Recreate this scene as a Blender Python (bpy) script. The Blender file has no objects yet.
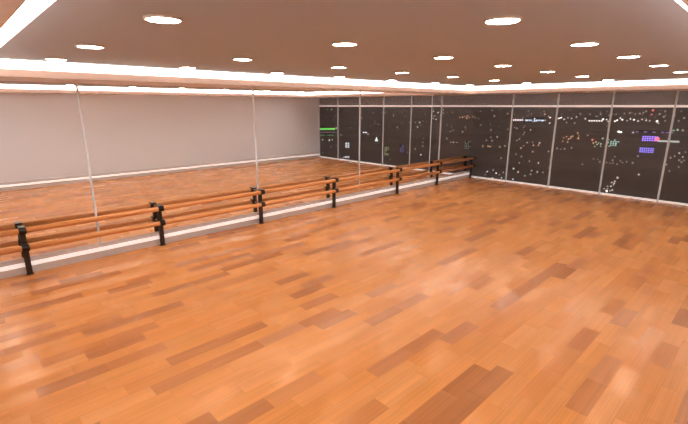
import bpy, bmesh, math, random
from mathutils import Vector, Matrix

random.seed(7)
sc = bpy.context.scene
COL = sc.collection

# ------------------------------------------------------------------ measures
M = 9.33          # mirror wall plane (y)
W = 16.45         # window wall plane (x)
YR = -0.75        # grey wall facing the mirror (y)
XB = -1.35        # back wall (x)
SOFF = 3.44       # underside of the perimeter soffit
CEIL = 3.68       # underside of the raised ceiling
L_M, L_W, L_R, L_B = 8.56, 14.62, 0.432, 0.373   # soffit lips: mirror, window, right, back
EYE = 3.0
F_PX, PITCH, YAW = 420.0, math.radians(14.2), math.radians(46.4)

# ------------------------------------------------------------------ materials
def srgb(r, g, b):
    f = lambda c: (c/255/12.92) if c/255 <= 0.04045 else ((c/255+0.055)/1.055)**2.4
    return (f(r), f(g), f(b), 1)

def mat(name, color, rough=0.5, metal=0.0, spec=0.5, bump=0.0, bscale=60.0, var=0.0):
    m = bpy.data.materials.new(name); m.use_nodes = True
    nt = m.node_tree; b = nt.nodes['Principled BSDF']
    b.inputs['Base Color'].default_value = color
    b.inputs['Roughness'].default_value = rough
    b.inputs['Metallic'].default_value = metal
    b.inputs['Specular IOR Level'].default_value = spec
    if bump or var:
        tc = nt.nodes.new('ShaderNodeTexCoord')
        n = nt.nodes.new('ShaderNodeTexNoise'); n.inputs['Scale'].default_value = bscale
        nt.links.new(tc.outputs['Object'], n.inputs['Vector'])
        if bump:
            bp = nt.nodes.new('ShaderNodeBump'); bp.inputs['Strength'].default_value = bump
            bp.inputs['Distance'].default_value = 0.002
            nt.links.new(n.outputs['Fac'], bp.inputs['Height']); nt.links.new(bp.outputs['Normal'], b.inputs['Normal'])
        if var:
            mx = nt.nodes.new('ShaderNodeMix'); mx.data_type = 'RGBA'
            mx.inputs[6].default_value = tuple(c*(1-var) for c in color[:3])+(1,)
            mx.inputs[7].default_value = tuple(min(1, c*(1+var)) for c in color[:3])+(1,)
            nt.links.new(n.outputs['Fac'], mx.inputs[0]); nt.links.new(mx.outputs[2], b.inputs['Base Color'])
    return m

def emit(name, color, strength):
    m = bpy.data.materials.new(name); m.use_nodes = True
    nt = m.node_tree; b = nt.nodes['Principled BSDF']
    b.inputs['Base Color'].default_value = (0.8, 0.8, 0.8, 1)
    b.inputs['Emission Color'].default_value = color
    b.inputs['Emission Strength'].default_value = strength
    return m

def floor_material():
    m = bpy.data.materials.new('plank_floor'); m.use_nodes = True
    nt = m.node_tree; N = nt.nodes; L = nt.links
    b = N['Principled BSDF']
    def math_(op, a, c=None):
        n = N.new('ShaderNodeMath'); n.operation = op
        for i, v in enumerate((a, c)):
            if v is None: continue
            if isinstance(v, (int, float)): n.inputs[i].default_value = v
            else: L.new(v, n.inputs[i])
        return n.outputs[0]
    tc = N.new('ShaderNodeTexCoord'); sp = N.new('ShaderNodeSeparateXYZ')
    L.new(tc.outputs['Object'], sp.inputs[0])
    PW, PL = 0.2045, 0.68
    ry = math_('DIVIDE', math_('ADD', sp.outputs['Y'], 0.114), PW)
    row = math_('FLOOR', ry); fy = math_('FRACT', ry)
    wn = N.new('ShaderNodeTexWhiteNoise'); wn.noise_dimensions = '1D'; L.new(row, wn.inputs['W'])
    rx = math_('ADD', math_('DIVIDE', sp.outputs['X'], PL), math_('MULTIPLY', wn.outputs['Value'], 7.0))
    colm = math_('FLOOR', rx); fx = math_('FRACT', rx)
    def cellnoise(ox, c=None):
        cb = N.new('ShaderNodeCombineXYZ'); L.new(math_('ADD', c if c is not None else colm, ox), cb.inputs[0]); L.new(row, cb.inputs[1])
        w = N.new('ShaderNodeTexWhiteNoise'); w.noise_dimensions = '2D'; L.new(cb.outputs[0], w.inputs['Vector'])
        return w.outputs['Value']
    # some neighbours merge into long boards (pairs of cells share one tone)
    pair = math_('FLOOR', math_('DIVIDE', rx, 2.0))
    usepair = math_('GREATER_THAN', cellnoise(91.3, pair), 0.38)
    t1, t2 = cellnoise(13.7), cellnoise(55.1, pair)
    mixt = N.new('ShaderNodeMix'); mixt.data_type = 'FLOAT'
    L.new(usepair, mixt.inputs[0]); L.new(t1, mixt.inputs[2]); L.new(t2, mixt.inputs[3])
    tone = mixt.outputs[0]
    cr = N.new('ShaderNodeValToRGB'); L.new(tone, cr.inputs[0])
    e = cr.color_ramp.elements
    e[0].position = 0.0; e[0].color = FLOOR_C[0]
    e[1].position = 1.0; e[1].color = FLOOR_C[4]
    for p, c in ((0.13, FLOOR_C[1]), (0.21, FLOOR_C[2]), (0.55, FLOOR_C[3])):
        k = e.new(p); k.color = c
    # grain: fine lines along the board and softer cloudy figure
    mp = N.new('ShaderNodeMapping'); mp.inputs['Scale'].default_value = (0.7, 60.0, 1.0)
    cb2 = N.new('ShaderNodeCombineXYZ'); L.new(sp.outputs['X'], cb2.inputs[0]); L.new(sp.outputs['Y'], cb2.inputs[1]); L.new(math_('MULTIPLY', tone, 37.0), cb2.inputs[2])
    L.new(cb2.outputs[0], mp.inputs['Vector'])
    g = N.new('ShaderNodeTexNoise'); g.inputs['Scale'].default_value = 1.0; g.inputs['Detail'].default_value = 3.0
    L.new(mp.outputs[0], g.inputs['Vector'])
    strip = math_('FLOOR', math_('MULTIPLY', ry, 3.0))
    cb3 = N.new('ShaderNodeCombineXYZ'); L.new(strip, cb3.inputs[0]); L.new(math_('FLOOR', math_('MULTIPLY', rx, 1.0)), cb3.inputs[1])
    w3 = N.new('ShaderNodeTexWhiteNoise'); w3.noise_dimensions = '2D'; L.new(cb3.outputs[0], w3.inputs['Vector'])
    gv = math_('ADD', math_('ADD', math_('MULTIPLY', g.outputs['Fac'], 0.46), 0.70), math_('MULTIPLY', w3.outputs['Value'], 0.12))
    # thin seams
    ey = math_('MINIMUM', fy, math_('SUBTRACT', 1.0, fy)); ex = math_('MINIMUM', fx, math_('SUBTRACT', 1.0, fx))
    f3 = math_('FRACT', math_('MULTIPLY', ry, 3.0)); e3 = math_('MINIMUM', f3, math_('SUBTRACT', 1.0, f3))
    s1 = math_('LESS_THAN', ey, 0.012); s2 = math_('LESS_THAN', ex, 0.0035); s3 = math_('LESS_THAN', e3, 0.02)
    seam = math_('MAXIMUM', s1, s2)
    seamf = math_('SUBTRACT', math_('SUBTRACT', 1.0, math_('MULTIPLY', seam, 0.16)), math_('MULTIPLY', s3, 0.05))
    mul = N.new('ShaderNodeMix'); mul.data_type = 'RGBA'; mul.blend_type = 'MULTIPLY'; mul.inputs[0].default_value = 1.0
    L.new(cr.outputs[0], mul.inputs[6])
    cbg = N.new('ShaderNodeCombineColor')
    tot = math_('MULTIPLY', gv, seamf)
    for i in range(3): L.new(tot, cbg.inputs[i])
    L.new(cbg.outputs[0], mul.inputs[7])
    L.new(mul.outputs[2], b.inputs['Base Color'])
    # boards differ in gloss
    r = math_('ADD', math_('MULTIPLY', cellnoise(201.0), 0.12), FLOOR_ROUGH)
    L.new(r, b.inputs['Roughness'])
    L.new(math_('ADD', math_('MULTIPLY', math_('POWER', cellnoise(77.0), 2.0), 0.75), FLOOR_SPEC), b.inputs['Specular IOR Level'])
    b.inputs['Specular Tint'].default_value = FLOOR_TINT
    bp = N.new('ShaderNodeBump'); bp.inputs['Strength'].default_value = 0.12; bp.inputs['Distance'].default_value = 0.001
    L.new(tot, bp.inputs['Height']); L.new(bp.outputs['Normal'], b.inputs['Normal'])
    return m

FLOOR_C = [srgb(169, 109, 66), srgb(181, 116, 70), srgb(202, 133, 76), srgb(206, 138, 79), srgb(210, 143, 84)]
FLOOR_ROUGH, FLOOR_SPEC = 0.195, 0.14
FLOOR_TINT = (1.0, 0.46, 0.12, 1)

WARM = (1.0, 0.90, 0.80, 1)
LED_S, DOWN_S = 7.4, 57.0
m_floor = floor_material()
m_ceil = mat('ceiling_plaster', srgb(169, 178, 193), 0.85, bump=0.05, bscale=90)
m_under = mat('soffit_underside_lightened', srgb(228, 232, 244), 0.85)  # one plaster in two tones: paler underside, darker riser, shading put into colour
m_soff = mat('soffit_plaster_darkened', srgb(150, 124, 112), 0.85, bump=0.05, bscale=90)
m_wall = mat('grey_wall_paint', srgb(222, 230, 240), 0.8, bump=0.06, bscale=120, var=0.02)
m_base = mat('grey_skirting', srgb(206, 202, 202), 0.55, var=0.03, bscale=8)
m_white = mat('white_gloss_paint', srgb(252, 250, 250), 0.35)
def brightened_paint(name, s):  # plain white trim, brightened by added emission; no lamp in it
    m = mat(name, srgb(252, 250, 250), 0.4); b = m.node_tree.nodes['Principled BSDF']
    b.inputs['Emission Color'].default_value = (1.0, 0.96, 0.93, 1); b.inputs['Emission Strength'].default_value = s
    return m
m_ledge = brightened_paint('white_ledge_added_glow', 0.38)
m_line = brightened_paint('white_bar_added_glow', 0.26)
m_frame = mat('white_metal_frame', srgb(204, 216, 226), 0.4, var=0.02, bscale=20)
m_black = mat('dark_brown_metal', srgb(50, 38, 32), 0.4, metal=0.2, var=0.15, bscale=30)
m_clamp = mat('black_metal_clamp', srgb(38, 32, 30), 0.32, metal=0.5)
m_chrome = mat('polished_steel_bolt', srgb(225, 220, 215), 0.2, metal=1.0)
m_led = emit('warm_led_diffuser', WARM, LED_S)
m_led_near = emit('warm_led_diffuser_bright', WARM, 7.5)
m_led_far = emit('warm_led_diffuser_soft', WARM, 7.0)
m_back = mat('white_wall_paint', srgb(236, 234, 232), 0.8)
m_down = emit('downlight_diffuser', (1.0, 0.93, 0.86, 1), DOWN_S)
m_ring = mat('bronze_housing', srgb(190, 168, 155), 0.5)

def mirror_material():
    m = bpy.data.materials.new('mirror_silver'); m.use_nodes = True
    b = m.node_tree.nodes['Principled BSDF']
    b.inputs['Base Color'].default_value = (0.97, 0.97, 0.97, 1)
    b.inputs['Metallic'].default_value = 1.0; b.inputs['Roughness'].default_value = 0.0
    return m
m_mirror = mirror_material()

def rail_material():
    m = mat('varnished_rail_wood', srgb(206, 122, 60), 0.35)
    nt = m.node_tree; b = nt.nodes['Principled BSDF']
    tc = nt.nodes.new('ShaderNodeTexCoord'); mp = nt.nodes.new('ShaderNodeMapping'); mp.inputs['Scale'].default_value = (1.2, 40, 40)
    n = nt.nodes.new('ShaderNodeTexNoise'); n.inputs['Scale'].default_value = 1.0
    nt.links.new(tc.outputs['Object'], mp.inputs[0]); nt.links.new(mp.outputs[0], n.inputs['Vector'])
    cr = nt.nodes.new('ShaderNodeValToRGB')
    cr.color_ramp.elements[0].position = 0.3; cr.color_ramp.elements[0].color = srgb(206, 134, 74)
    cr.color_ramp.elements[1].position = 0.7; cr.color_ramp.elements[1].color = srgb(228, 158, 96)
    nt.links.new(n.outputs['Fac'], cr.inputs[0]); nt.links.new(cr.outputs[0], b.inputs['Base Color'])
    return m
m_rail = rail_material()

def glass_material(name, veil, rough, diff):
    """thin pane: mostly see-through, a soft sheen of the room and a pale haze put in as a diffuse mix"""
    m = bpy.data.materials.new(name); m.use_nodes = True
    nt = m.node_tree; nt.nodes.remove(nt.nodes['Principled BSDF'])
    out = nt.nodes['Material Output']
    tr = nt.nodes.new('ShaderNodeBsdfTransparent'); tr.inputs[0].default_value = (0.92, 0.92, 0.93, 1)
    gl = nt.nodes.new('ShaderNodeBsdfGlossy'); gl.inputs['Roughness'].default_value = rough
    gl.inputs['Color'].default_value = (0.9, 0.88, 0.9, 1)
    df = nt.nodes.new('ShaderNodeBsdfDiffuse'); df.inputs['Color'].default_value = (0.8, 0.8, 0.8, 1)
    a = nt.nodes.new('ShaderNodeMixShader'); a.inputs[0].default_value = veil
    nt.links.new(tr.outputs[0], a.inputs[1]); nt.links.new(gl.outputs[0], a.inputs[2])
    c = nt.nodes.new('ShaderNodeMixShader'); c.inputs[0].default_value = diff
    nt.links.new(a.outputs[0], c.inputs[1]); nt.links.new(df.outputs[0], c.inputs[2])
    nt.links.new(c.outputs[0], out.inputs['Surface'])
    return m
m_glass = glass_material('window_glass', 0.025, 0.35, 0.022)
m_glass_up = glass_material('upper_window_glass', 0.04, 0.5, 0.12)  # more of the diffuse haze mixed in, so upper panes look lighter

# ------------------------------------------------------------------ helpers
def link(name, bm, m, parent=None, smooth=False):
    me = bpy.data.meshes.new(name)
    bmesh.ops.recalc_face_normals(bm, faces=bm.faces)
    if smooth:
        for f in bm.faces: f.smooth = True
    bm.to_mesh(me); bm.free()
    me.materials.append(m)
    o = bpy.data.objects.new(name, me); COL.objects.link(o)
    if parent: o.parent = parent
    return o

def empty(name, loc=(0, 0, 0), parent=None):
    o = bpy.data.objects.new(name, None); COL.objects.link(o); o.location = loc
    o.empty_display_size = 0.2
    if parent: o.parent = parent
    return o

def tag(o, label=None, cat=None, group=None, kind=None):
    if label: o['label'] = label
    if cat: o['category'] = cat
    if group: o['group'] = group
    if kind: o['kind'] = kind
    return o

def box(bm, x0, y0, z0, x1, y1, z1, bevel=0.0):
    r = bmesh.ops.create_cube(bm, size=1.0)
    bmesh.ops.scale(bm, vec=(x1-x0, y1-y0, z1-z0), verts=r['verts'])
    bmesh.ops.translate(bm, vec=((x0+x1)/2, (y0+y1)/2, (z0+z1)/2), verts=r['verts'])
    if bevel:
        vs = set(r['verts']); es = [e for e in bm.edges if e.verts[0] in vs and e.verts[1] in vs]
        bmesh.ops.bevel(bm, geom=es, offset=bevel, segments=2, affect='EDGES', profile=0.6)

def cyl(bm, p0, p1, r0, r1=None, seg=24, caps=True):
    p0, p1 = Vector(p0), Vector(p1); d = p1-p0
    q = d.to_track_quat('Z', 'Y').to_matrix().to_4x4(); q.translation = (p0+p1)/2
    bmesh.ops.create_cone(bm, cap_ends=caps, segments=seg, radius1=r0, radius2=r0 if r1 is None else r1, depth=d.length, matrix=q)

def extrude_profile(bm, prof, a, b, axis):
    """prof: list of (across, z); a..b along axis ('x' or 'y')"""
    def P(t, q): return (t, q[0], q[1]) if axis == 'x' else (q[0], t, q[1])
    va = [bm.verts.new(P(a, q)) for q in prof]; vb = [bm.verts.new(P(b, q)) for q in prof]
    n = len(prof)
    for i in range(n):
        bm.faces.new((va[i], va[(i+1) % n], vb[(i+1) % n], vb[i]))
    bm.faces.new(va[::-1]); bm.faces.new(vb)

def lathe(bm, prof, seg=40):
    rings = []
    for r, z in prof:
        rings.append([bm.verts.new((r*math.cos(2*math.pi*k/seg), r*math.sin(2*math.pi*k/seg), z)) for k in range(seg)])
    for A, B in zip(rings, rings[1:]):
        for k in range(seg):
            bm.faces.new((A[k], A[(k+1) % seg], B[(k+1) % seg], B[k]))
    return rings

# ------------------------------------------------------------------ camera
cp, sp_, cy, sy = math.cos(PITCH), math.sin(PITCH), math.cos(YAW), math.sin(YAW)
FW = Vector((cy*cp, sy*cp, -sp_)); RT = Vector((sy, -cy, 0)); UP = RT.cross(FW)
cam_d = bpy.data.cameras.new('camera'); cam = bpy.data.objects.new('camera', cam_d); COL.objects.link(cam)
cam_d.sensor_fit = 'HORIZONTAL'; cam_d.sensor_width = 36.0; cam_d.lens = 36.0*F_PX/688.0
cam_d.clip_start = 0.02; cam_d.clip_end = 30000
mw = Matrix((RT, UP, -FW)).transposed().to_4x4(); mw.translation = Vector((0, 0, EYE))
cam.matrix_world = mw
sc.camera = cam

# ------------------------------------------------------------------ shell
bm = bmesh.new(); box(bm, XB, YR, -0.12, W+0.06, M, 0.0); tag(link('floor', bm, m_floor), kind='structure')
bm = bmesh.new(); box(bm, XB, YR, CEIL, W+0.06, M+0.1, CEIL+0.12); tag(link('ceiling', bm, m_ceil), kind='structure')
bm = bmesh.new(); box(bm, XB-0.15, M+0.012, -0.12, W-0.002, M+0.2, CEIL); tag(link('wall_mirror', bm, m_wall), kind='structure')
bm = bmesh.new(); box(bm, XB-0.15, YR-0.15, -0.12, W+0.06, YR, CEIL); tag(link('wall_right', bm, m_wall), kind='structure')
bm = bmesh.new(); box(bm, XB-0.15, YR, -0.12, XB, M+0.012, CEIL); tag(link('wall_back', bm, m_back), kind='structure')
# perimeter soffit, four pieces of dropped plaster
def soffit(name, x0, y0, x1, y1):
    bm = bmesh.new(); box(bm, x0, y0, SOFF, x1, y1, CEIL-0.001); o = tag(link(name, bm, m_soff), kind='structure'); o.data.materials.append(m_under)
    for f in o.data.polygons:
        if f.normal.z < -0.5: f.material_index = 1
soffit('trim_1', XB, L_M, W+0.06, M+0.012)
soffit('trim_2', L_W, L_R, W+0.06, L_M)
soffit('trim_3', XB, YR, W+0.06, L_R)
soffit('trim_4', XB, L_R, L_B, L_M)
# skirtings: grey foot, white sloping ledge, grey upper band
def skirting(name, axis, a, b, face, sgn):
    # face: wall plane, sgn: direction into the room
    lo = [(face, 0), (face+sgn*0.065, 0), (face+sgn*0.065, 0.135), (face, 0.135)]
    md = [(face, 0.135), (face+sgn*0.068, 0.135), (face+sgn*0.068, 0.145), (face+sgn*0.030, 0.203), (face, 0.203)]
    up = [(face, 0.203), (face+sgn*0.024, 0.203), (face+sgn*0.024, 0.285), (face+sgn*0.012, 0.292), (face, 0.292)]
    r = empty(name); tag(r, kind='structure')
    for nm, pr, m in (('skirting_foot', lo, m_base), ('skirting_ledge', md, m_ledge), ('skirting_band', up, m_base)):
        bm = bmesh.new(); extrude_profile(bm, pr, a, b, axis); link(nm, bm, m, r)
skirting('baseboard_mirror', 'x', XB, W-0.04, M, -1)
skirting('baseboard_right', 'x', XB, W-0.04, YR, 1)
skirting('baseboard_back', 'y', YR+0.07, M-0.07, XB, 1)

# ------------------------------------------------------------------ windows
mull = [9.285, 7.70, 6.03, 4.29, 2.60, 0.91, -0.735]
TR_Z = 2.985
for i in range(6):
    yl, yr = mull[i], mull[i+1]
    wr = empty('window_%d' % (i+1), (W, (yl+yr)/2, 0)); tag(wr, kind='structure')
    Y0, Y1 = yr-(yl+yr)/2, yl-(yl+yr)/2
    bm = bmesh.new(); box(bm, -0.004, Y0, 0.05, 0.004, Y1+(0 if i else 0.0445), TR_Z-0.03); link('lower_pane', bm, m_glass, wr)
    bm = bmesh.new(); box(bm, -0.004, Y0, TR_Z+0.03, 0.004, Y1+(0 if i else 0.0445), SOFF); link('upper_pane', bm, m_glass_up, wr)
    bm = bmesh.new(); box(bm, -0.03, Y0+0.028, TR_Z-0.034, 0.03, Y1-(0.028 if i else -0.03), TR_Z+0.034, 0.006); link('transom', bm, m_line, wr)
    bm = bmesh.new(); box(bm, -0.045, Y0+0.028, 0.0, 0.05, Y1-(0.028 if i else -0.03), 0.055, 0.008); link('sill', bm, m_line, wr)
    if i: bm = bmesh.new(); box(bm, -0.03, Y1-0.028, 0.0, 0.03, Y1+0.028, SOFF, 0.006); link('mullion', bm, m_frame, wr)
    if i == 5:
        bm = bmesh.new(); box(bm, -0.035, Y0-0.02, 0.0, 0.035, Y0+0.032, SOFF, 0.006); link('mullion', bm, m_frame, wr)

# ------------------------------------------------------------------ mirror wall
joints = [XB, 2.02, 5.79, 9.565, 13.37, W-0.0045]
mlab = ['tall frameless mirror panel nearest the viewer, left of the first pale joint strip',
        'tall mirror panel between the first and second pale joint strips from the near end',
        'tall mirror panel reflecting the grey wall corner and the first reflected window bays',
        'tall mirror panel near the windows, reflecting only dark window glass and floor',
        'last mirror panel in the corner against the real window wall']
for i in range(5):
    bm = bmesh.new(); box(bm, joints[i]+0.001, M, 0.292, joints[i+1]-0.001, M+0.011, SOFF-0.001)
    tag(link('mirror_panel', bm, m_mirror), mlab[i], 'mirror', 'mirror panels along the barre wall')
for k in range(1, 5):
    bm = bmesh.new(); box(bm, joints[k]-0.018, M-0.010, 0.292, joints[k]+0.018, M-0.0005, SOFF-0.001, 0.003)
    tag(link('trim_%d' % (4+k), bm, m_frame), kind='structure')

# ------------------------------------------------------------------ barre
RY = 9.095; RZ = (0.85, 0.53); RR = 0.049; PY = 9.195
posts = [0.79, 3.20, 5.76, 8.34, 11.33, 13.76, 16.25]
barre = empty('ballet_barre', (0, PY, 0))
tag(barre, 'long double wooden ballet barre on dark metal posts in front of the mirror wall', 'barre')
for z in RZ:
    bm = bmesh.new(); cyl(bm, (XB+0.25, RY-PY, z), (16.40, RY-PY, z), RR, seg=32)
    r = link('rail', bm, m_rail, barre, smooth=False)
    for f in r.data.polygons: f.use_smooth = len(f.vertices) == 4
    bm = bmesh.new(); cyl(bm, (16.38, RY-PY, z), (16.43, RY-PY, z), RR+0.006, RR-0.004, seg=32)
    tag(link('end_cap', bm, m_clamp, r), 'black rail end cap')
for px in posts:
    bm = bmesh.new()
    box(bm, px-0.045, -0.028, 0.006, px+0.045, 0.028, 0.885, 0.006)
    p = link('post', bm, m_black, barre)
    bm = bmesh.new(); box(bm, px-0.06, -0.045, 0.0, px+0.06, 0.04, 0.012, 0.003); link('foot_plate', bm, m_clamp, p)
    for z in RZ:
        bm = bmesh.new()
        # saddle arm plus a ring closed round the rail
        box(bm, px-0.04, RY-PY+0.03, z-0.045, px+0.04, -0.02, z+0.03, 0.006)
        cyl(bm, (px-0.055, RY-PY, z), (px+0.055, RY-PY, z), RR+0.014, seg=28)
        box(bm, px-0.05, RY-PY-0.05, z+RR-0.004, px+0.05, 0.03, z+RR+0.022, 0.006)
        link('rail_clamp', bm, m_clamp, p)
        bm = bmesh.new(); cyl(bm, (px, 0.026, z+0.01), (px, 0.044, z+0.01), 0.02, seg=16); tag(link('bolt', bm, m_chrome, p), 'bright steel bolt')

# ------------------------------------------------------------------ LED strips (glowing riser and the diffuser lip on the raised ceiling)
LZ0 = 3.555; CW = 0.215; VT = 0.012; HT = 0.008
def led(name, label, prof, a, b, axis, m=None):
    bm = bmesh.new(); extrude_profile(bm, prof, a, b, axis)
    if axis == 'y':      # the glowing riser carries on into both corners
        f, v = prof[0][0], prof[1][0]; t = CEIL-0.001-HT
        for c, d in ((L_R+VT+0.002, a), (b, L_M-VT-0.002)):
            extrude_profile(bm, [(f, LZ0), (v, LZ0), (v, t-0.002), (f, t-0.002)], c, d, 'y')
    tag(link(name, bm, m or m_led), label, 'light', 'glowing strips around the raised ceiling')
def lprof(face, sgn, CW=CW):
    t = CEIL-0.001
    return [(face, LZ0), (face+sgn*VT, LZ0), (face+sgn*VT, t-HT), (face+sgn*CW, t-HT), (face+sgn*CW, t), (face, t)]
led('led_strip', 'glowing warm white ceiling strip running above the mirror wall', lprof(L_M-0.0005, -1), L_B+0.001, L_W-0.001, 'x')
led('led_strip', 'glowing warm white ceiling strip running parallel to the window wall', lprof(L_W-0.0005, -1), L_R+0.264, L_M-CW-0.002, 'y', m_led_far)
led('led_strip', 'glowing ceiling strip beside the grey wall, peeking into the top right corner', lprof(L_R+0.0005, 1, 0.252), L_B+0.001, L_W-0.001, 'x', m_led_far)
led('led_strip', 'wide glowing ceiling strip crossing the top left corner nearest the viewer', lprof(L_B+0.0005, 1, 0.334), L_R+0.264, L_M-CW-0.002, 'y', m_led_near)

# ------------------------------------------------------------------ downlights
US = [1.46, 3.47, 5.42, 7.23, 9.15, 11.2, 13.2]
WS = [1.78, 3.63, 5.83, 7.74]
rown = ['in the row nearest the grey wall', 'in the second row from the grey wall', 'in the second row from the mirror wall', 'in the row nearest the mirror wall']
cown = ['farthest from the windows', 'sixth from the windows', 'fifth from the windows', 'fourth from the windows', 'third from the windows', 'second from the windows', 'closest to the windows']
def make_downlight():
    root = empty('downlight')
    bm = bmesh.new(); lathe(bm, [(0.130, -0.006), (0.130, -0.017), (0.137, -0.021), (0.144, -0.018), (0.148, -0.0005), (0.130, -0.0005)])
    link('housing_ring', bm, m_ring, root, smooth=True)
    bm = bmesh.new(); rg = lathe(bm, [(0.129, -0.004), (0.129, -0.017), (0.10, -0.019), (0.05, -0.020)])
    bm.faces.new(rg[-1]); bm.faces.new(rg[0][::-1])
    d = link('diffuser', bm, m_down, root); tag(d, 'glowing white round diffuser')
    return root
proto = make_downlight()
first = True
for j, w in enumerate(WS):
    for i, u in enumerate(US):
        if first: o = proto; first = False
        else:
            o = proto.copy(); COL.objects.link(o)
            for ch in proto.children:
                c = ch.copy(); COL.objects.link(c); c.parent = o
        o.location = (u, w, CEIL)
        tag(o, 'round ceiling downlight %s, %s' % (rown[j], cown[i]), 'light', 'round downlights in the raised ceiling')

# ------------------------------------------------------------------ the city outside
GZ = -60.0
def ground_material():
    m = mat('dark_city_ground', srgb(150, 132, 126), 0.95)
    nt = m.node_tree; b = nt.nodes['Principled BSDF']
    tc = nt.nodes.new('ShaderNodeTexCoord'); n = nt.nodes.new('ShaderNodeTexNoise'); n.inputs['Scale'].default_value = 0.01; n.inputs['Detail'].default_value = 5
    nt.links.new(tc.outputs['Object'], n.inputs['Vector'])
    cr = nt.nodes.new('ShaderNodeValToRGB')
    cr.color_ramp.elements[0].position = 0.3; cr.color_ramp.elements[0].color = srgb(156, 144, 142)
    cr.color_ramp.elements[1].position = 0.7; cr.color_ramp.elements[1].color = srgb(182, 168, 164)
    nt.links.new(n.outputs['Fac'], cr.inputs[0]); nt.links.new(cr.outputs[0], b.inputs['Base Color'])
    b.inputs['Specular IOR Level'].default_value = 0.0
    return m
bm = bmesh.new()
box(bm, 60, -14000, GZ-2, 14000, 14000, GZ)
tag(link('city_ground', bm, ground_material()), kind='structure')

def city_point(px, py):
    """a spot in the city on the bearing and depression seen through the windows (mirror images are folded back to their real side)"""
    d = FW*F_PX + RT*(px-344.0) + UP*(212.0-py)
    h = math.hypot(d.x, d.y)
    drop = -d.z/h
    dist = min(3200.0, (EYE-GZ-6)/max(drop, 0.008))
    corner = 474.6 - 0.073*(py-106)
    p = Vector((d.x/h*dist, d.y/h*dist, EYE - drop*dist))
    if px < corner: p.y = 2*M - p.y
    return p, dist

PAL = {
 'W': ('white', (1.0, 0.93, 0.86, 1), 1.9, 0.85), 'w': ('white', (1.0, 0.92, 0.84, 1), 0.7, 0.74), 'd': ('dim grey', (1.0, 0.88, 0.8, 1), 0.2, 0.8),
 'o': ('orange', (1.0, 0.50, 0.2, 1), 0.62, 0.75), 'q': ('dull orange', (1.0, 0.42, 0.16, 1), 0.5, 0.95), 'g': ('pale green', (0.5, 1.0, 0.72, 1), 0.5, 0.85), 'G': ('pale green', (0.62, 1.0, 0.8, 1), 0.9, 1.0),
 'r': ('red', (1.0, 0.1, 0.12, 1), 0.9, 0.9), 't': ('bluish white', (0.72, 0.9, 1.0, 1), 1.4, 0.85),
}
CM, CMESH = {}, {}
for k, (nm, c, s, r) in PAL.items():
    CM[k] = emit('city_light_' + {'W': 'bright', 'w': 'white', 'd': 'dim', 'o': 'orange', 'q': 'dull_orange', 'g': 'green', 'G': 'bright_green', 'r': 'red', 't': 'cool'}[k], c, s)
    bm = bmesh.new(); bmesh.ops.create_icosphere(bm, subdivisions=1, radius=1.0)
    me = bpy.data.meshes.new('city_light'); bm.to_mesh(me); bm.free(); me.materials.append(CM[k]); CMESH[k] = me
LABEL = {'W': 'brightest kind of white light point in the dark city outside', 'w': 'small white light point in the dark city outside', 'd': 'faint grey light point in the dark city outside',
 'o': 'orange light point in the dark city outside', 'q': 'dull orange glow point low on the skyline reflected in the mirror', 'g': 'pale green light point in the dark city outside', 'G': 'bright pale green light point in the dark city outside',
 'r': 'red light point in the dark city outside', 't': 'cool bluish white light point in the dark city outside'}

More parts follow.
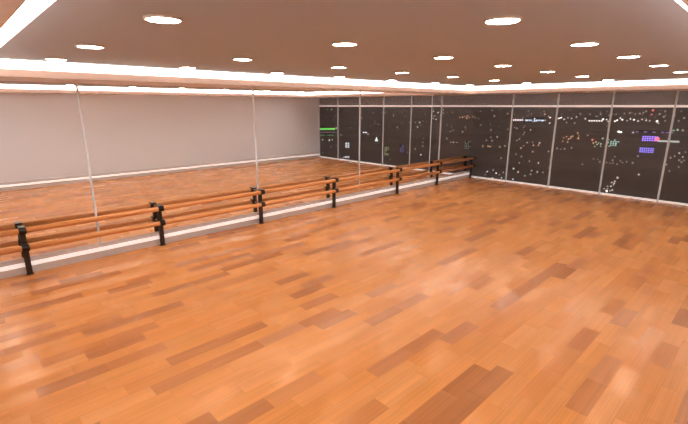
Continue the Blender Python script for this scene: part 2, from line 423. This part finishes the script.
A = ('A', 440, 100, 4.42); B = ('B', 550, 100, 4.243); C_ = ('C', 600, 95, 3.682); D = ('D', 316, 95, 5.29)
CITY = [
 (A, 'w', [(14,58),(15,44),(60,187),(75,187),(253,163),(235,310),(262,330),(280,320),(205,318),(400,132),(480,72),(490,76),(465,90),(485,102),(350,278),(395,270),(435,278),(345,318),(405,312),(375,335),(430,318),(410,187),(440,190),(385,188),(340,178),(352,172)]),
 (A, 'W', [(248,323),(515,85),(530,80),(232,346)]),
 (A, 't', [(325,303),(322,350),(385,90),(452,92),(210,316),(272,344)]),
 (A, 'd', [(230,45),(45,140),(58,134),(48,186),(225,165),(205,178),(230,180),(200,330),(227,345),(330,122),(340,125),(460,50),(410,228),(480,227),(337,240),(400,328),(485,265),(482,300),(270,257),(180,110),(225,132),(370,120),(30,170),(100,140),(240,70),(300,60),(390,50),(360,250),(455,320),(300,130)]),
 (A, 'o', [(190,204),(213,204),(222,206),(265,207),(287,203),(370,202),(413,200),(435,200),(463,63),(358,212),(543,182)]),
 (A, 'q', [(88,77),(100,76),(110,73),(122,71),(130,78),(145,75),(157,78),(118,80)]),
 (B, 'W', [(0,75),(36,78),(48,75),(225,82),(240,83),(275,90),(285,86),(295,135),(240,385)]),
 (B, 'w', [(60,82),(76,76),(92,78),(112,72),(150,79),(247,91),(300,78),(92,203),(62,207),(245,366),(262,350),(275,345),(285,328),(270,360),(230,376)]),
 (B, 'o', [(58,160),(70,155),(79,165),(90,155),(97,153),(88,162),(118,140),(122,152),(120,162),(55,175),(75,178),(184,182)]),
 (B, 'r', [(180,169)]),
 (B, 'g', [(195,178),(200,188),(207,182),(216,186),(190,197),(215,196),(290,180),(250,196)]),
 (B, 'G', [(246,180),(265,180),(275,170),(280,186)]),
 (B, 'd', [(45,208),(185,250),(203,252),(212,262),(240,265),(255,268),(268,268),(285,272),(137,273),(275,240),(135,387),(255,385),(70,95),(105,98),(50,60),(130,60),(170,60),(200,70),(215,60),(250,65),(20,110),(30,205),(160,150)]),
 (C_, 'W', [(75,85),(82,91),(112,88),(125,91),(210,97),(68,135),(78,137),(25,356),(258,135)]),
 (C_, 'w', [(100,95),(140,96),(155,90),(170,93),(183,95),(215,104),(122,138),(143,293),(65,305),(52,325),(40,336),(45,350),(58,318),(28,345),(292,214),(305,228),(275,225),(290,265)]),
 (C_, 'd', [(130,70),(145,68),(160,65),(110,66),(90,68),(170,60),(220,70),(235,80),(240,95),(60,70),(75,243),(98,246),(83,249),(20,248),(47,240),(260,231),(292,240),(310,241),(245,256),(300,247),(222,318),(185,196),(120,250),(140,225),(240,60),(255,280),(300,60),(310,85),(290,95),(275,75),(305,130),(315,210)]),
 (C_, 'r', [(190,72),(195,56)]),
 (C_, 'g', [(10,160),(20,187),(33,165),(40,186),(270,131),(286,128)]),
 (D, 'w', [(60,77),(82,77),(35,237),(85,237),(145,330),(275,207),(392,340),(525,145),(548,145),(537,169),(622,86),(646,93),(620,123),(635,129),(660,106)]),
 (D, 'W', [(107,175),(70,238),(555,316),(675,97)]),
 (D, 'd', [(78,275),(112,270),(180,173),(330,155),(305,95),(430,170),(495,145),(565,250),(565,270),(525,285),(120,210),(133,212),(628,110),(240,120),(410,110),(455,150),(35,305),(485,305),(570,230)]),
]
placed = []
for (nm, ox, oy, s), k, pts in CITY:
    for (x, y) in pts:
        px, py = ox+x/s, oy+y/s
        p, dist = city_point(px, py)
        rr = PAL[k][3]*dist/433.0*1.2
        if any((p-q).length < rr+r2 for q, r2 in placed): continue
        placed.append((p, rr))
        o = bpy.data.objects.new('city_light', CMESH[k]); COL.objects.link(o)
        r = PAL[k][3]*dist/433.0*random.uniform(0.65, 1.15)
        o.location = p; o.scale = (r*0.8, r, r)
        tag(o, LABEL[k], 'light', PAL[k][0] + (' bright' if k in 'WG' else '') + ' city lights')

# longer lit things: signs, lit roofs, facades
def facing(o, p):
    o.location = p; o.rotation_euler = (0, 0, math.atan2(p.y-0, p.x))
def lit_block(name, label, cat, px, py, wpx, hpx, rows, cols, color, strength, fill=0.8, body=(60, 52, 50), solid=False, taper=False):
    """a block of wpx by hpx on the photo with a body and lit cells on the face towards the studio"""
    p, dist = city_point(px, py); q = dist/433.0
    w, h = wpx*q, hpx*q
    placed.append((p, w)); r = empty(name); tag(r, label, cat); facing(r, p)
    if px < 474.6-0.073*(py-106):      # seen in the mirror: turn it towards the glass
        r.rotation_euler = (0, 0, math.atan2(p.y-(2*M), p.x))
    bm = bmesh.new(); box(bm, 0.1*q, -w/2, -h/2, 0.1*q+max(w, h)*0.5, w/2, h/2)
    bm2 = bmesh.new()
    for i in range(rows):
        for j in range(cols):
            if random.random() > fill: continue
            if taper and abs((j+.5)/cols-0.5) > 0.5-0.36*abs(i-(rows-1)/2)/max(1, (rows-1)/2): continue
            cw, ch = w/cols, h/rows; f = 1.0 if solid else 0.72
            yy, zz = -w/2+(j+.5)*cw, -h/2+(i+.5)*ch
            box(bm2, -0.05*q, yy-cw*f/2, zz-ch*f/2, 0.1*q, yy+cw*f/2, zz+ch*f/2)
    link('body', bm, mat('dark_facade', srgb(*body), 0.9), r)
    link('lit_face', bm2, emit(name + '_glow', color, strength), r)
    return r
lit_block('lit_building', 'long bluish white floodlit building on the skyline', 'building', 534.5, 120.3, 16, 4.4, 3, 11, (0.66, 0.84, 1.0, 1), 1.5, 0.85, taper=True)
lit_block('lit_building', 'low white lit row of windows beside the bluish floodlit building', 'building', 518, 120.0, 9, 1.6, 1, 6, (1, 0.95, 0.9, 1), 1.6, 1)
lit_block('lit_building', 'low white lit roofline in the fourth window bay from the corner', 'building', 595.5, 120.8, 11, 1.5, 1, 6, (1, 0.92, 0.82, 1), 1.4, 1)
lit_block('neon_sign', 'upper violet neon sign glowing in the city', 'sign', 650.0, 138.6, 11, 4.4, 3, 7, (0.36, 0.22, 1.0, 1), 1.7, 1)
lit_block('neon_sign', 'lower violet blue neon sign under the first one', 'sign', 646.5, 150.2, 10, 4.4, 3, 7, (0.30, 0.22, 1.0, 1), 1.4, 1)
lit_block('neon_sign', 'round red sign at the end of the violet neon sign', 'sign', 657.3, 139.3, 3.0, 2.6, 1, 1, (1.0, 0.08, 0.16, 1), 2.2, 1, solid=True)
lit_block('light_bar', 'long pale green white light bar right of the red sign', 'light', 668.5, 141.3, 14, 1.5, 1, 1, (0.9, 1.0, 0.86, 1), 0.6, 1, solid=True)
lit_block('light_bar', 'thin dim violet light band above the neon signs', 'light', 654, 132.2, 26, 1.3, 1, 9, (0.3, 0.12, 0.8, 1), 0.4, 0.8)
lit_block('lit_building', 'pale green lit building right of the orange lights', 'building', 614.5, 143.5, 7, 4.5, 3, 4, (0.6, 1.0, 0.82, 1), 0.55, 0.6)
lit_block('lit_building', 'dim grey green tower seen in the mirror near the barre end', 'building', 467.5, 145, 6, 8, 5, 4, (0.5, 0.75, 0.55, 1), 0.12, 0.7)
lit_block('neon_sign', 'bright green neon bar reflected at the far left of the mirrored windows', 'sign', 327.6, 129, 15, 1.7, 1, 1, (0.16, 1.0, 0.1, 1), 0.9, 1, solid=True)
lit_block('light_bar', 'dashed green light row reflected under the green neon bar', 'light', 327, 135.2, 14, 1.2, 1, 8, (0.2, 0.9, 0.25, 1), 0.35, 0.9)
lit_block('light_bar', 'thin dull violet line reflected between the two green rows', 'light', 328, 132.2, 15, 0.9, 1, 1, (0.6, 0.2, 0.6, 1), 0.16, 1, solid=True)
lit_block('lit_building', 'mirrored tower with stacked white lit floors', 'building', 347.3, 145.2, 4.4, 5.5, 3, 2, (0.9, 0.95, 1.0, 1), 1.0, 0.9)
lit_block('lit_building', 'low mirrored building with one white lit floor under the stacked tower', 'building', 347, 157.0, 5, 1.8, 1, 3, (0.95, 0.95, 1.0, 1), 1.0, 1)
lit_block('light_bar', 'short bluish white light bar reflected beside the third mirror joint', 'light', 364.8, 132.4, 4.5, 1.3, 1, 2, (0.9, 0.92, 1.0, 1), 1.6, 1)
lit_block('lit_building', 'mirrored dim facade washed in yellow light', 'building', 386.5, 151, 4.5, 9, 7, 3, (0.85, 0.8, 0.3, 1), 0.26, 0.75)
lit_block('lit_building', 'mirrored dim facade washed in deep blue light', 'building', 402, 148.5, 4, 8, 6, 3, (0.16, 0.2, 0.8, 1), 0.22, 0.8)
# floodlit spire seen in the mirror
p, dist = city_point(376.5, 139); q = dist/433.0
sr = empty('floodlit_spire', p); tag(sr, 'small white floodlit triangular spire reflected in the middle of the mirrored windows', 'building')
bm = bmesh.new(); bmesh.ops.create_cone(bm, cap_ends=True, segments=4, radius1=2.2*q, radius2=0.2*q, depth=4.2*q); link('spire', bm, emit('spire_glow', (0.92, 0.95, 1.0, 1), 1.3), sr)
bm = bmesh.new(); box(bm, -1.7*q, -1.7*q, -6*q, 1.7*q, 1.7*q, -2.1*q); link('tower', bm, mat('dark_tower', srgb(70, 62, 62), 0.9), sr)

# countless faint lights farther out
bm = bmesh.new()
for k in range(700):
    ang = random.uniform(-1.15, 0.75)
    dp = random.choice((0.012, 0.02, 0.035, 0.05, 0.08, 0.12))*random.uniform(0.6, 1.6)
    dist = (EYE-GZ-6)/max(dp, 0.0125)
    c = Vector((math.cos(ang)*dist, math.sin(ang)*dist, EYE-dp*dist))
    if c.x < 80 or c.z < GZ or any((c-q).length < 60+r2*3 for q, r2 in placed): continue
    s = dist/433.0*random.uniform(0.25, 0.5)
    bmesh.ops.create_icosphere(bm, subdivisions=1, radius=s, matrix=Matrix.Translation(c))
tag(link('distant_city_glimmer', bm, emit('glimmer', (1.0, 0.8, 0.66, 1), 0.5)), 'countless faint glimmering lights scattered over the night city', 'city lights', kind='stuff')

# ------------------------------------------------------------------ world: night sky with city glow
wd = bpy.data.worlds.new('night_sky'); sc.world = wd; wd.use_nodes = True
nt = wd.node_tree; bg = nt.nodes['Background']
tc = nt.nodes.new('ShaderNodeTexCoord'); sx = nt.nodes.new('ShaderNodeSeparateXYZ'); nt.links.new(tc.outputs['Generated'], sx.inputs[0])
cr = nt.nodes.new('ShaderNodeValToRGB')
cr.color_ramp.elements[0].position = 0.0; cr.color_ramp.elements[0].color = srgb(64, 57, 56)
cr.color_ramp.elements[1].position = 0.35; cr.color_ramp.elements[1].color = srgb(76, 66, 62)
nt.links.new(sx.outputs['Z'], cr.inputs[0]); nt.links.new(cr.outputs[0], bg.inputs['Color'])
bg.inputs['Strength'].default_value = 1.0

# ------------------------------------------------------------------ colour
sc.view_settings.view_transform = 'Standard'
sc.view_settings.look = 'None'
sc.view_settings.exposure = 0.0
sc.cycles.use_denoising = True
sc.cycles.max_bounces = 10; sc.cycles.diffuse_bounces = 6; sc.cycles.glossy_bounces = 6; sc.cycles.transparent_max_bounces = 16
sc.cycles.sample_clamp_indirect = 6.0
sc.cycles.caustics_reflective = True
